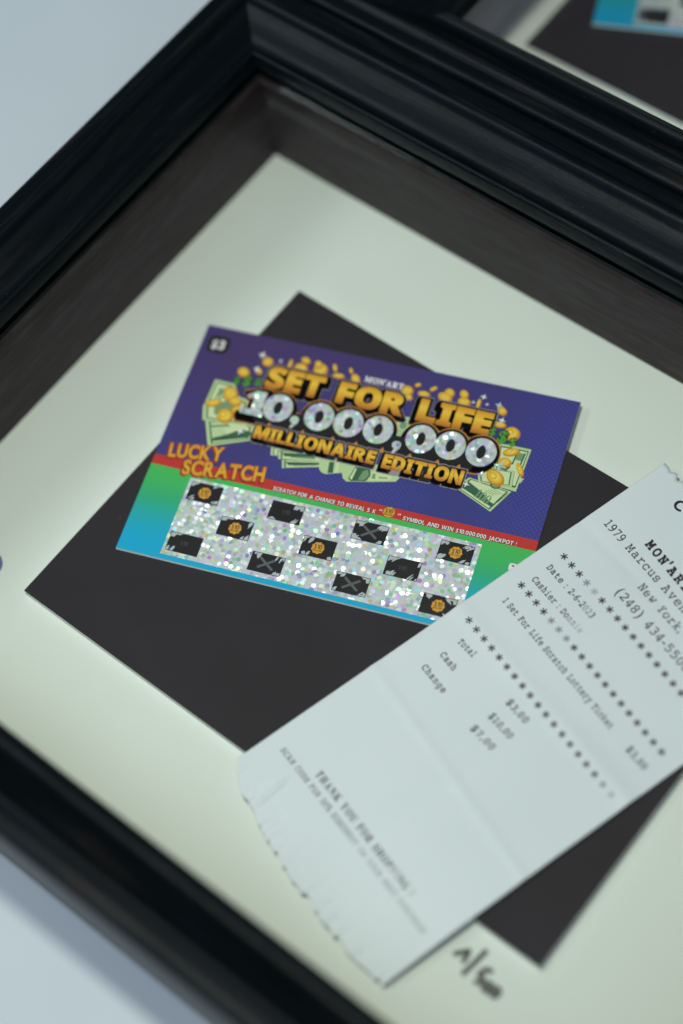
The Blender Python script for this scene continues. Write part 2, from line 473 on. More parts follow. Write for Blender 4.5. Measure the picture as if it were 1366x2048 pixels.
def picture_frame(label, x0, x1, y0, y1, win, wscale, wall, wallmat, with_sign, lip=(0, 0, 0, 0), back=(.02, .02, .02, .02)):
    root = thing('picture_frame', label, 'picture frame', (0, 0, ZT * S), 0, 'black shadow box frames on the table')
    rails(root, x0 + lip[0], x1 - lip[2], y0 + lip[3], y1 - lip[1], wscale, back)
    zz = lambda z: (z - ZT) * S
    T = 0.014
    for a, b, ux in (((x0 - T, y0 - T, 0), (x0, y1 + T, wall), False), ((x1, y0 - T, 0), (x1 + T, y1 + T, wall), False),
                     ((x0 + .0004, y1, 0), (x1 - .0004, y1 + T, wall), True), ((x0 + .0004, y0 - T, 0), (x1 - .0004, y0, wall), True)):
        q = MB()
        box(q, (a[0] * S, a[1] * S, zz(a[2] - 0.036)), (b[0] * S, b[1] * S, zz(b[2])), wallmat, ux)
        q.build('spacer_wall', root)
    # white mat board, and the black faced foam board mounted proud of it
    wx0, wx1, wy0, wy1 = win
    zt = ZMAT
    q = MB()
    box(q, (x0 * S, y0 * S, zz(zt - .012)), (x1 * S, y1 * S, zz(zt)), 'mat')
    board = q.build('mat_board', root)
    q = MB()
    za, zb = zz(zt), zz(0.0)
    vs = [(p[0] * S, p[1] * S, z_) for z_ in (za, zb) for p in ((wx0, wy0), (wx1, wy0), (wx1, wy1), (wx0, wy1))]
    q.add(vs, [(4, 5, 6, 7)], 'black_paper')
    q.add(vs, [(0, 1, 5, 4), (1, 2, 6, 5), (2, 3, 7, 6), (3, 0, 4, 7)], 'core')
    q.build('black_mount_board', root)
    # glazing
    q = MB()
    gx0, gx1, gy0, gy1 = (x0 - .0125) * S, (x1 + .0125) * S, (y0 - .0125) * S, (y1 + .0125) * S
    za, zb = zz(wall + .001), zz(wall + .015)
    vs = [(gx0, gy0, za), (gx1, gy0, za), (gx1, gy1, za), (gx0, gy1, za), (gx0, gy0, zb), (gx1, gy0, zb), (gx1, gy1, zb), (gx0, gy1, zb)]
    q.add(vs, [(3, 2, 1, 0), (4, 5, 6, 7)], 'glass')
    q.add(vs, [(0, 1, 5, 4), (1, 2, 6, 5), (2, 3, 7, 6), (3, 0, 4, 7)], 'glass_edge')
    q.build('glass_pane', root)
    if with_sign:
        q = MB(); k = [0]
        def stroke(pts, wd):
            # felt pen stroke: ribbon with round ends
            pts = [Vector((p[0], p[1])) for p in pts]
            z = zz(zt) + 0.00003 + k[0] * 3e-6; k[0] += 1
            for i, p in enumerate(pts):
                n = 10
                ring = [((p.x + wd * math.cos(2 * math.pi * j / n)) * S, (p.y + wd * math.sin(2 * math.pi * j / n)) * S, z + i * 5e-7) for j in range(n)]
                q.add(ring, [tuple(range(n))], 'marker')
                if i:
                    a = pts[i - 1]; dd = (p - a)
                    if dd.length < 1e-6: continue
                    nn = Vector((-dd.y, dd.x)).normalized() * wd
                    q.add([((a.x + nn.x) * S, (a.y + nn.y) * S, z + i * 5e-7 + 2e-7), ((a.x - nn.x) * S, (a.y - nn.y) * S, z + i * 5e-7 + 2e-7),
                           ((p.x - nn.x) * S, (p.y - nn.y) * S, z + i * 5e-7 + 2e-7), ((p.x + nn.x) * S, (p.y + nn.y) * S, z + i * 5e-7 + 2e-7)], [(0, 1, 2, 3)], 'marker')
        stroke([(1.2830, -1.0745), (1.2930, -1.0630), (1.3012, -1.0537), (1.3040, -1.0650), (1.3045, -1.0766)], .0058)
        stroke([(1.3290, -1.0350), (1.3245, -1.0660), (1.3197, -1.0963)], .0058)
        stroke([(1.3610, -1.0600), (1.3500, -1.0640), (1.3455, -1.0800), (1.3550, -1.0800), (1.3580, -1.0900), (1.3500, -1.0960)], .0058)
        for cx, cy in ((1.3740, -1.0900), (1.3925, -1.0890)):
            stroke([(cx + .0075 * math.cos(a * .7), cy + .0090 * math.sin(a * .7)) for a in range(10)], .0060)
        q.build('edition_number', board)
    return root


main_frame = picture_frame('black shadow box frame in front, holding the ticket and receipt', -.3331, 1.771, -1.3084, .3084,
                           (0, 1.4379, -1.0, 0), (1, 1, 1, 1), .252, 'spacer', True)
back_frame = picture_frame('black shadow box frame behind, cut off by the top edge of the photo', -.100, 1.771, .6780, 2.246,
                           (0.0, 1.4379, .938, 1.938), (1.92, 1, 1, 1.02), .252, 'shade_tint_spacer', False,
                           (.100, 0, 0, 0), (.075, .02, .02, .02))


# ------------------------------------------------------------------ lottery ticket
TH = 0.0040 * S                # card thickness
DZ = 1.1e-5                    # one layer of print


def uvp(u, v, lay): return (u * W, -v * W, TH + lay * DZ)


class Print(MB):
    lay = 1.0

    def poly(s, pts, mname, lay, uvs=None):
        s.add([uvp(p[0], p[1], lay) for p in pts], [tuple(reversed(range(len(pts))))] if area2(pts) > 0 else [tuple(range(len(pts)))], mname, uvs)

    def ell(s, cu, cv, rx, ry, ang, mname, lay, n=26, inner=None, scallop=0.0, lobes=9):
        ca, sa = math.cos(ang), math.sin(ang)
        def pt(r0, r1, t):
            k = 1 + scallop * math.cos(lobes * t)
            x, y = r0 * k * math.cos(t), r1 * k * math.sin(t)
            return uvp(cu + ca * x - sa * y, cv + sa * x + ca * y, lay)
        if inner:
            vs = [pt(rx, ry, 2 * math.pi * i / n) for i in range(n)] + [pt(inner[0], inner[1], 2 * math.pi * i / n) for i in range(n)]
            s.add(vs, [(i, n + i, n + (i + 1) % n, (i + 1) % n) for i in range(n)], mname)
        else:
            vs = [uvp(cu, cv, lay)] + [pt(rx, ry, 2 * math.pi * i / n) for i in range(n)]
            s.add(vs, [(0, 1 + (i + 1) % n, 1 + i) for i in range(n)], mname, [(0, 0)] + [(0, 1)] * n)

    def text(s, text, font, u0, u1, vt, vb, mname, lay, base=0.0, extra=0.0, gap=0.05, space=0.28, rot=0.0, warp=None, step=0.25):
        """letters set between u0 and u1, cap line vt, base line vb; extra swells the outline"""
        ls, wd = layout(text, font, base, gap, space)
        ch = cap_height(font)
        sx = (u1 - u0) / wd; sy = (vb - vt) / (ch + 2 * base)
        ca, sa = math.cos(rot), math.sin(rot)
        for i, (g, x) in enumerate(ls):
            vs, fs = glyph(g, base + extra)
            out = []; uv = []
            for (a, b) in vs:
                du = (a + x) * sx; dvv = (b + base) * sy
                uu = u0 + ca * du + sa * dvv * 1.0
                vv = vb + sa * du - ca * dvv
                if warp: uu, vv = warp(uu, vv)
                out.append(uvp(uu, vv, lay + (i % 3) * step)); uv.append((0, min(1, max(0, (b + base) / (ch + 2 * base)))))
            s.add(out, fs, mname, uv)


def area2(p): return sum(p[i][0] * p[(i + 1) % len(p)][1] - p[(i + 1) % len(p)][0] * p[i][1] for i in range(len(p)))


def build_ticket(label, loc, rz):
    root = thing('lottery_ticket', label, 'lottery ticket', loc, rz, 'scratch tickets in frames')
    q = MB()
    vs = [(0, 0, TH), (W, 0, TH), (W, -H, TH), (0, -H, TH), (0, 0, 0), (W, 0, 0), (W, -H, 0), (0, -H, 0)]
    e_ = .0004 * S; eb = .0020 * S
    vs[4:] = [(-e_, e_, 0), (W + e_, e_, 0), (W + e_, -H - eb, 0), (-e_, -H - eb, 0)]
    q.add(vs, [(3, 2, 1, 0)], 'card')
    q.add(vs, [(0, 1, 5, 4), (1, 2, 6, 5), (2, 3, 7, 6), (3, 0, 4, 7), (4, 5, 6, 7)], 'card_edge')
    q.build('card', root)

    # ---- banknotes
    q = Print()
    def note(pts, lay, frame=0.16, dark=True):
        q.poly(pts, 'bill', lay)
        c = (sum(p[0] for p in pts) / len(pts), sum(p[1] for p in pts) / len(pts))
        sh = lambda k: [(c[0] + (p[0] - c[0]) * k, c[1] + (p[1] - c[1]) * k) for p in pts]
        q.poly(sh(1.02), 'bill_dark', lay - .3)
        q.poly(sh(1 - frame), 'bill_dark', lay + .2)
        q.poly(sh(1 - frame - .07), 'bill_pale', lay + .4)
        if dark: q.poly(sh(.5), 'bill_mid', lay + .6)
    note([(0.075, 0.1567), (0.130, 0.1583), (0.1863, 0.2436), (0.0724, 0.2433)], 1.0)
    note([(0.0709, 0.2391), (0.1176, 0.1836), (0.1844, 0.1978), (0.2022, 0.2702), (0.0842, 0.2804)], 2.2)
    note([(0.0923, 0.2799), (0.1242, 0.3508), (0.2259, 0.3081), (0.2209, 0.2654), (0.1651, 0.2613)], 1.6, .14, False)
    q.poly([(0.129, .335), (0.215, .302), (.225, .285), (.19, .283), (.165, .303), (.128, .325)], 'bill_dark', 2.6)
    q.poly([(0.110, .290), (0.155, .276), (.16, .282), (.113, .297)], 'bill_mid', 2.6)
    for k in range(4):
        q.poly([(0.116 + k * .004, .303 + k * .006), (0.150 + k * .004, .291 + k * .006), (0.150 + k * .004, .2925 + k * .006), (0.116 + k * .004, .3045 + k * .006)], 'bill_mid', 2.6)
    q.build('banknote_print', root); q = Print()
    note([(0.9213, 0.2457), (0.9152, 0.2618), (0.884, 0.2438)], 1.0, .2, False)
    note([(0.835, 0.1631), (0.8877, 0.1622), (0.9171, 0.162), (0.9111, 0.2859), (0.845, 0.2818)], 1.5, .13, False)
    q.poly([(.888, .178), (.905, .178), (.903, .200), (.886, .200)], 'bill_mid', 2.5)
    q.poly([(.884, .176), (.888, .176), (.884, .214), (.880, .214)], 'bill_dark', 2.6)
    q.poly([(.903, .176), (.907, .176), (.903, .222), (.899, .222)], 'bill_dark', 2.6)
    q.poly([(.872, .240), (.877, .240), (.873, .262), (.868, .262)], 'bill_dark', 2.6)
    note([(0.80, 0.236), (0.893, 0.232), (0.898, 0.276), (.815, .283)], 2.8, .14, False)
    q.poly([(.852, .233), (.872, .222), (.877, .213), (.880, .224), (.872, .236)], 'bill_dark', 4.0)
    note([(0.7625, 0.3101), (0.8657, 0.3548), (0.9005, 0.2887), (0.7902, 0.2753)], 2.2, .10, False)
    q.poly([(.775, .305), (.862, .341), (.872, .334), (.853, .326), (.835, .309), (.792, .287), (.779, .292)], 'bill_dark', 3.2)
    q.text('100', serif_bold, .8125, .855, .298, .322, 'bill_mid', 3.6, gap=.02, rot=.40)
    q.ell(.858, .281, .013, .010, 0, 'bill_dark', 3.1); q.ell(.858, .281, .009, .007, 0, 'bill_mid', 3.3)
    for k in range(4):
        q.poly([(.838 + k * .006, .300 - k * .003), (.862 + k * .006, .309 - k * .003), (.862 + k * .006, .3105 - k * .003), (.838 + k * .006, .3015 - k * .003)], 'bill_mid', 3.3)
    q.poly([(.875, .325), (.893, .295), (.8945, .2955), (.8765, .3255)], 'bill_dark', 3.3)
    q.build('banknote_print', root); q = Print()
    # bundle and rolls below the middle
    note([(0.2832, 0.3145), (0.2891, 0.3362), (0.3134, 0.3329), (0.3621, 0.3271), (0.351, 0.2926)], 1.0, .18, True)
    note([(0.3043, 0.3196), (0.3116, 0.3416), (0.4359, 0.3214), (0.4277, 0.2953)], 2.0, .10, True)
    q.poly([(.316, .322), (.43, .301), (.432, .307), (.325, .331)], 'bill_dark', 3.2)
    note([(0.3217, 0.3419), (0.3291, 0.3645), (0.4419, 0.3324), (0.435, 0.3187)], 3.4, .10, True)
    q.poly([(.333, .345), (.434, .323), (.436, .328), (.342, .353)], 'bill_dark', 4.4)
    q.poly([(0.4203, 0.3432), (.430, .352), (0.4408, 0.3541), (0.4824, 0.3398), (0.4745, 0.3055), (0.4112, 0.3144)], 'bill', 4.8)
    q.poly([(.445, .350), (.458, .3465), (.452, .316), (.440, .318)], 'bill_dark', 5.0)
    q.poly([(.462, .345), (.470, .342), (.464, .312), (.457, .313)], 'bill_pale', 5.0)
    q.poly([(0.4804, 0.3419), (.487, .355), (0.4981, 0.3612), (.56, .347), (0.6176, 0.3317), (0.6243, 0.3174), (0.6118, 0.2922), (0.4736, 0.3028)], 'bill', 5.2)
    q.poly([(.500, .352), (.508, .3575), (.545, .349), (.552, .332), (.545, .312), (.507, .316)], 'bill_dark', 5.5)
    q.poly([(.503, .350), (.510, .354), (.513, .32), (.508, .32)], 'bill_pale', 5.7)
    q.poly([(.524, .350), (.540, .347), (.548, .332), (.541, .316), (.530, .322)], 'bill_mid', 5.7)
    q.poly([(.548, .345), (.60, .333), (.607, .322), (.598, .308), (.556, .316)], 'bill_pale', 5.8)
    q.poly([(.556, .338), (.566, .337), (.562, .322), (.556, .324)], 'bill_mid', 6.0)
    q.poly([(.574, .333), (.596, .329), (.594, .3255), (.573, .329)], 'bill_mid', 6.0)
    q.ell(.591, .313, .006, .004, 0, 'bill_dark', 6.0)
    q.build('banknote_print', root); q = Print()
    # notes that show between the figures
    q.poly([(0.315, 0.2237), (0.3456, 0.2159), (0.3544, 0.2616), (0.3429, 0.2676)], 'bill', 1.0)
    q.poly([(.322, .223), (.342, .218), (.346, .227), (.326, .232)], 'bill_dark', 1.2)
    q.build('banknote_print', root); q = Print()
    q.poly([(0.5600, 0.1505), (0.60, 0.1449), (0.61, 0.168), (0.602, 0.2178), (0.5752, 0.2121)], 'bill', 1.0)
    q.ell(.588, .172, .009, .011, 0, 'bill_mid', 1.2)
    for k in range(4): q.poly([(.578, .187 + k * .006), (.600, .185 + k * .006), (.600, .1868 + k * .006), (.578, .1888 + k * .006)], 'bill_mid', 1.2)
    q.build('banknote_print', root)

    # ---- coins
    q = Print()
    coins = [[0.1907, 0.0736, 11], [0.1394, 0.1183, 13], [0.1766, 0.1058, 9], [0.2505, 0.0665, -1], [0.281, 0.0716, 14], [0.2867, 0.0464, 10], [0.3319, 0.0635, 15], [0.3222, 0.0501, 9], [0.3672, 0.0499, -2], [0.3833, 0.071, -3], [0.4103, 0.0485, -4], [0.4288, 0.069, 12], [0.5678, 0.0712, 12], [0.5769, 0.089, 8], [0.5894, 0.0487, -5], [0.6117, 0.0709, -6], [0.6312, 0.0505, -7], [0.6664, 0.0678, 15], [0.674, 0.052, 10], [0.711, 0.0473, 10], [0.7168, 0.0689, 13], [0.754, 0.0655, -1], [0.8171, 0.0723, 10], [0.8221, 0.1119, -6], [0.8577, 0.1297, 16], [0.8707, 0.1813, -8], [0.8512, 0.2596, 20], [0.9044, 0.224, -9], [0.8634, 0.2126, 12], [0.0949, 0.2252, -8], [0.1369, 0.2547, 17], [0.1277, 0.1888, 18], [0.1478, 0.2071, 14], [0.1617, 0.2314, 11]]
    thin = {-1: (.005, .0155, .0), -2: (.0055, .0125, -.45), -3: (.0165, .0070, -.12), -4: (.0050, .0085, -.45), -5: (.0085, .0050, -.55),
            -6: (.0165, .0085, -.05), -7: (.0110, .0050, -.75), -8: (.0215, .0105, -.42), -9: (.0075, .0200, -.55)}
    for i, (u, v, r) in enumerate(coins):
        lay = 7 + (i % 6) * .5
        if r < 0:
            rx, ry, an = thin[r]
        else:
            rx, ry, an = r / 757.0, r / 757.0 * (0.94 - .12 * (i % 3)), .3 * (i % 4)
        q.ell(u + .0012, v + .0014, rx, ry, an, 'orange', lay)
        q.ell(u - .0008, v - .0010, rx * .93, ry * .93, an, 'coin', lay + .15)
        q.ell(u - rx * .22, v - ry * .15, rx * .42, ry * .42, an, 'coin', lay + .3)
    q.build('coin_print', root)

    # ---- green dollar signs
    for u, v, h in ((0.1303, 0.1463, .030), (0.1575, 0.141, .038), (0.1864, 0.1368, .030), (0.8098, 0.1345, .030), (0.8372, 0.142, .045), (0.8659, 0.1522, .032)):
        q = Print()
        w_ = h * .52
        for mname, ex, lay in (('dollar_dark', .055, 12.0), ('dollar', 0.0, 12.6)):
            q.text('$', sans_bold, u - w_ / 2, u + w_ / 2, v - h / 2 + .004, v + h / 2 - .004, mname, lay + 12.5, base=.02, extra=ex, rot=.10)
        q.build('dollar_sign_print', root)

    # ---- headline
    def toward(cu, cv, k): return lambda a, b: (a + (cu - a) * k, b + (cv - b) * k)
    q = Print()
    words = (('SET', .2050, .3585, .0825, .1500), ('FOR', .3965, .5780, .0840, .1500), ('LIFE', .6115, .8030, .0840, .1510))
    for t, a, b, vt, vb in words:
        kw = dict(base=.045, gap=.028)
        for k in range(7):
            wp = toward(.5, .31, .0095 * k)
            q.text(t, sans_bold, a, b, vt, vb, 'silver_print', 13.0, extra=.088, warp=wp, **kw)
        for k in range(7):
            wp = toward(.5, .31, .0095 * k)
            q.text(t, sans_bold, a, b, vt, vb, 'ink', 14.2, extra=.058, warp=wp, **kw)
        q.text(t, sans_bold, a, b, vt, vb, 'gold', 23.0, **kw)
    # 10,000,000
    zc = [.2627, .3738, .4519, .5307, .6427, .7197, .7989]
    vc = .2003
    one = [(.1985, .1640), (.2225, .1635), (.2225, .2200), (.2305, .2225), (.2305, .2372), (.1690, .2368), (.1690, .2215), (.1940, .2200), (.1940, .1885), (.1760, .1905), (.1740, .1800)]
    commas = [(.3150, .2235), (.5885, .2310)]
    def swell(pts, dd):
        c = (sum(p[0] for p in pts) / len(pts), sum(p[1] for p in pts) / len(pts))
        return [(p[0] + dd * (1 if p[0] > c[0] else -1), p[1] + dd * (1 if p[1] > c[1] else -1)) for p in pts]
    def comma(cu, cv, g, mname, lay, shift=0.0):
        q.ell(cu, cv + shift, .0118 + g, .0112 + g, 0, mname, lay)
        q.poly([(cu + .0112 + g, cv - .002 + shift), (cu + .0108 + g, cv + .008 + shift), (cu - .001, cv + .0265 + g * .8 + shift), (cu - .0065 - g, cv + .025 + g + shift), (cu - .002 - g, cv + .006 + shift)], mname, lay + .15)
    for k in range(5):
        sft = .0036 * k
        for mname, g, lay in (('orange', .0125, 16.0), ('ink', .0095, 17.4)):
            for i, c0 in enumerate(zc):
                cc = c0 + (.5 - c0) * .006 * k
                q.ell(cc, vc + sft, .0365 + g, .0385 + g, 0, mname, lay + .1 * (i % 3), n=32)
            q.poly(swell(one, g), mname, lay + .35)if k == 0 else q.poly([(p[0] + .002 * k, p[1] + sft) for p in swell(one, g)], mname, lay + .35)
            for cu, cv in commas: comma(cu, cv, g * .8, mname, lay + .4, sft * .5)
    q.poly([(.19, .205), (.80, .205), (.785, .262), (.22, .258)], 'ink', 18.1)
    for i, c0 in enumerate(zc):
        q.ell(c0, vc, .0412, .0436, 0, 'ink', 19.0 + .1 * (i % 2), n=32)
    # sunburst tips above the lower line
    for u in (.255, .345, .425, .487, .556, .628, .70, .755):
        q.poly([(u - .009, .262), (u + .002, .2455), (u + .011, .262)], 'orange', 19.6)
    # lower line
    for t, a, b, vt, vb in (('MILLIONAIRE', .2265, .5490, .2605, .3000), ('EDITION', .5690, .7760, .2615, .3035)):
        kw = dict(base=.035, gap=.040)
        for k in range(5):
            wp = toward(.5, .52, .0095 * k)
            q.text(t, sans_bold, a, b, vt, vb, 'silver_print', 20.0, extra=.125, warp=wp, **kw)
        for k in range(5):
            wp = toward(.5, .52, .0095 * k)
            q.text(t, sans_bold, a, b, vt, vb, 'ink', 21.2, extra=.082, warp=wp, **kw)
        q.text(t, sans_bold, a, b, vt, vb, 'gold', 23.2, **kw)
    q.build('headline_print', root)
    # foil figures
    q = Print()
    for c0 in zc: q.ell(c0, vc, .0384, .0408, 0.0, 'foil', 23.0, n=40, inner=(.0112, .0190))
    q.poly(one, 'foil', 23.0)
    for cu, cv in commas: comma(cu, cv, 0.0, 'foil', 23.0)
    q.build('foil_figures', root)

    # ---- small items: price tag, maker's mark, sparkles
    q = Print()
    n = 20
    def rr(cu, cv, a, b, e_=4.0): return [(cu + a * abs(math.cos(t)) ** (2 / e_) * (1 if math.cos(t) >= 0 else -1), cv + b * abs(math.sin(t)) ** (2 / e_) * (1 if math.sin(t) >= 0 else -1)) for t in [2 * math.pi * i / 28 for i in range(28)]]
    q.poly(rr(.0466, .0536, .0305, .0265), 'ink_soft', 1.0)
    q.poly(rr(.0466, .0536, .0265, .0230), 'ink', 1.4)
    q.text('$3', sans_bold, .0285, .0645, .0395, .0675, 'white_print', 2.2, base=.02, gap=.06)
    q.build('price_tag', root)
    q = Print()
    q.text("MON'ART", serif_bold, .4520, .5560, .0550, .0722, 'white_print', 24.0, base=.03, gap=.05)
    q.build('maker_mark', root)
    for i, (u, v) in enumerate([(0.1715, 0.0577), (0.1705, 0.1019), (0.7614, 0.0438), (0.8054, 0.0586), (0.8241, 0.0993), (0.7401, 0.0655), (0.7756, 0.0631), (0.8556, 0.2271), (0.8158, 0.2609), (0.7881, 0.2962), (0.191, 0.2891), (0.2234, 0.0638)]):
        q = Print()
        r = (.013, .011, .010, .012, .011, .006, .006, .018, .010, .010, .013, .007)[i]
        pts = []
        for k in range(8):
            rad = r if k % 2 == 0 else r * .33
            pts.append((u + rad * math.cos(k * math.pi / 4 + .15), v + rad * math.sin(k * math.pi / 4 + .15)))
        q.poly(pts, 'white_print' if i not in (7, 8, 3) else 'foil', 25.0 + i * .1)
        q.build('sparkle_print', root)

    # ---- lucky scratch
    q = Print()
    for t, a, b, vt, vb, rot in (('LUCKY', .0355, .1760, .3640, .4045, -.143), ('SCRATCH', .0870, .2990, .4015, .4440, -.137)):
        kw = dict(base=.030, gap=.075, rot=rot)
        for k in range(4): q.text(t, plain, a - .0010 * k, b - .0010 * k, vt + .0012 * k, vb + .0012 * k, 'red', 13.0 + .8 * (3 - k), extra=.040, **kw)
        q.text(t, plain, a, b, vt, vb, 'orange', 17.0, extra=.018, **kw)
        q.text(t, plain, a, b, vt, vb, 'amber', 18.0, extra=.0, **kw)
    q.build('game_name_print', root)

    # ---- rule line on the red band
    q = Print()
    for t, a, b in (('SCRATCH FOR A CHANCE TO REVEAL 5 X', .3272, .5945), ('SYMBOL AND WIN $10.000.000 JACKPOT !', .6655, .9515)):
        for mname, ex, dx, lay in (('ink_soft', .05, .0008, 2.0), ('white_print', 0.0, 0.0, 3.5)):
            q.text(t, sans_bold, a + dx, b + dx, .4190 + dx, .4300 + dx, mname, lay, base=0.0, extra=ex, gap=.085, space=.40)
    for uq in (.6035, .6510):
        for k in (0, 1):
            q.poly([(uq + k * .0045, .4150), (uq + .0022 + k * .0045, .4150), (uq + .0006 + k * .0045, .4195), (uq - .0012 + k * .0045, .4195)], 'white_print', 3.5)
    def seal(q_, cu, cv, r, lay):
        q_.ell(cu, cv, r * 1.07, r * 1.07, 0, 'ink_soft', lay - .3, n=54, scallop=.06)
        q_.ell(cu, cv, r, r, 0, 'amber', lay, n=54, scallop=.06)
        q_.text('$10', sans_bold, cu - r * .62, cu + r * .62, cv - r * .62, cv + r * .12, 'ink_soft', lay + .5, base=.0, gap=.07)
        q_.text('MILLION', sans_bold, cu - r * .68, cu + r * .68, cv + r * .24, cv + r * .56, 'ink_soft', lay + .5, base=.0, gap=.06)
    seal(q, .6270, .4180, .0150, 4.0)
    q.build('rule_print', root)
    q = Print()
    q.poly(rr(.9600, .4865, .0110, .0100), 'white_print', 1.0); q.ell(.9585, .4830, .0035, .002, -.3, 'ink', 1.5)
    q.build('corner_mark', root)

    # ---- foil panel and the eleven scratched boxes
    q = Print()
    fa, fb, fc, fd = .1132, .8716, .4462, .6672
    q.poly([(fa, fc), (fb, fc), (fb, fd), (fa, fd)], 'foil', 1.0)
    panel = q.build('foil_panel', root)
    cells = [(0.1638, 0.4812, 'seal'), (0.2714, 0.5556, 'seal'), (0.1630, 0.6285, 'ghost'), (0.3803, 0.4822, 'ghost'), (0.3789, 0.6285, 'cross'), (0.4879, 0.5556, 'seal'),
             (0.5985, 0.4828, 'cross'), (0.5966, 0.6285, 'cross'), (0.7044, 0.5564, 'ghost'), (0.8160, 0.4835, 'seal'), (0.8153, 0.6300, 'seal')]
    hw, hh = .0426, .0264
    rg = random.Random(11)
    for cu, cv, kind in cells:
        b = Print()
        b.poly([(cu - hw, cv - hh), (cu + hw, cv - hh), (cu + hw, cv + hh), (cu - hw, cv + hh)], 'ink', 2.0)
        k = .0016
        cl = lambda p: (min(cu + hw - k, max(cu - hw + k, p[0])), min(cv + hh - k, max(cv - hh + k, p[1])))
        ang = rg.choice((-.95, -1.15, .8, -.75, -1.25))
        ca, sa = math.cos(ang), math.sin(ang)
        j = 0
        for sx_ in (-1, 1):                    # slivers of the grey coating left standing at the rim of the box
            for sy_ in (-1, 1):
                if rg.random() < .18: continue
                for rep in range(rg.randint(2, 4)):
                    ax_ = cu + sx_ * hw * rg.uniform(.45, 1.0); ay_ = cv + sy_ * hh * rg.uniform(.65, 1.0)
                    ln = rg.uniform(.007, .024); wd = rg.uniform(.0016, .0052)
                    n_ = 7; top = []; bot = []
                    for i in range(n_ + 1):
                        tt = -1 + 2 * i / n_
                        jw = wd * (1 - abs(tt) ** 2.2) * rg.uniform(.5, 1.4) + .0002
                        px, py = ax_ + ca * ln * tt * .6, ay_ + sa * ln * tt * .6
                        top.append(cl((px - sa * jw, py + ca * jw))); bot.append(cl((px + sa * jw, py - ca * jw)))
                    for i in range(n_):
                        qd = [bot[i], bot[i + 1], top[i + 1], top[i]]
                        if abs(area2(qd)) > 2e-8: b.poly(qd, 'grey_print', 2.6 + j * .05)
                    j += 1
        for rep in range(rg.randint(1, 2)):    # a larger corner patch
            sx_, sy_ = rg.choice((-1, 1)), rg.choice((-1, 1))
            w1, h1 = rg.uniform(.016, .036), rg.uniform(.012, .022)
            pts = [(cu + sx_ * hw, cv + sy_ * hh), (cu + sx_ * (hw - w1), cv + sy_ * hh), (cu + sx_ * (hw - w1 * .75), cv + sy_ * (hh - h1 * .35)),
                   (cu + sx_ * (hw - w1 * .5), cv + sy_ * (hh - h1 * .3)), (cu + sx_ * (hw - w1 * .35), cv + sy_ * (hh - h1 * .8)), (cu + sx_ * (hw - w1 * .1), cv + sy_ * (hh - h1 * .7)), (cu + sx_ * hw, cv + sy_ * (hh - h1))]
            b.poly([cl(p_) for p_ in pts], 'grey_print', 3.6 + rep * .1)
        if kind == 'cross':
            for an in (.62, -.62):
                c1, s1 = math.cos(an), math.sin(an)
                ll, w2 = hw * .56, .0031
                pts = [(cu + c1 * x_ - s1 * y_, cv + s1 * x_ + c1 * y_) for x_, y_ in ((-ll, -w2), (ll, -w2), (ll, w2), (-ll, w2))]
                b.poly(pts, 'cross', 3.8 if an > 0 else 4.0)
        if kind == 'ghost':
            b.text('$10', sans_bold, cu - .010, cu + .010, cv - .007, cv + .004, 'ghost', 3.8, gap=.07)
        bo = b.build('scratch_box', root)
        if kind == 'seal':
            s_ = Print(); seal(s_, cu, cv, .0158, 4.2); s_.build('prize_seal', bo)
    return root


ZM = .0006
tick_rot = 0.35931445
ticket = build_ticket('glossy purple and green scratch ticket lying across the black window, half under the receipt',
                      (-.1180 * S, -.2045 * S, ZM * S), tick_rot)

# the ticket in the frame behind: same design, copied with its parts
def copy_tree(src, parent=None):
    c = src.copy(); COL.objects.link(c)
    if parent: c.parent = parent
    for ch in list(src.children): copy_tree(ch, c)
    return c


t2 = copy_tree(ticket)
r2 = .425
bl = Vector((.1091, 1.0871))
up = Vector((-math.sin(r2), math.cos(r2))) * .6312
t2.location = ((bl.x + up.x) * S, (bl.y + up.y) * S, ZM * S)
t2.rotation_euler = (0, 0, r2)
t2['label'] = 'blurred blue scratch ticket in the frame behind, cut by the photo edge'

# ------------------------------------------------------------------ receipt
RO = Vector((0.6692907, -1.0036893))
E2 = Vector((0.2859896418, 0.9582327091)).normalized()
E1 = Vector((E2.y, -E2.x))
RW = .5790


def rz_(s, t):
    z = .0072
    z += .007 * max(0.0, (s - .34) / .24) ** 1.6 * max(0.0, min(1.0, (.62 - t) / .55))         # right edge lifts towards the bottom
    z += .0035 * math.exp(-((t - .568 - .02 * s) / .022) ** 2)                                   # soft fold
    z += .0016 * math.sin(t * 9 + 1.0) * math.sin(s * 7 + .4)
    z += .0022 * math.exp(-((t - .335 + .05 * s) / .012) ** 2) - .0018 * math.exp(-((t - .905 - .04 * s) / .010) ** 2) + .0016 * math.exp(-((s - .30 - .06 * t) / .03) ** 2)
    d = max(0.0, .30 * s - .01 - t)                                                               # past the mount board it sags
    z -= .08 * d * d / (.04 + d)
    if t < .03:
        k = min(1.0, (.03 - t) / .1)
        ph = (s * 22.0 + .35 * math.sin(s * 31.0)) % 1.0
        z += k * k * (.0035 * (ph ** 3) + .003 * math.sin(s * 17.0 + 1.3) + .002)
    for (sc_, tc_, a, ln, am) in ((.110, -.020, .05, .035, .004), (.106, .022, .1, .018, .004), (.09, -.045, .5, .02, .003), (.17, -.04, .2, .03, .002)):
        ds, dt_ = s - sc_, t - tc_
        x1 = ds * math.cos(a) + dt_ * math.sin(a); y1 = -ds * math.sin(a) + dt_ * math.cos(a)
        z += am * math.exp(-(x1 / .006) ** 2 - (y1 / ln) ** 2)
    return z


def rp(s, t, dz=0.0):
    p = RO + E1 * s + E2 * t
    return (p.x * S, p.y * S, (rz_(s, t) - ZT) * S + dz)


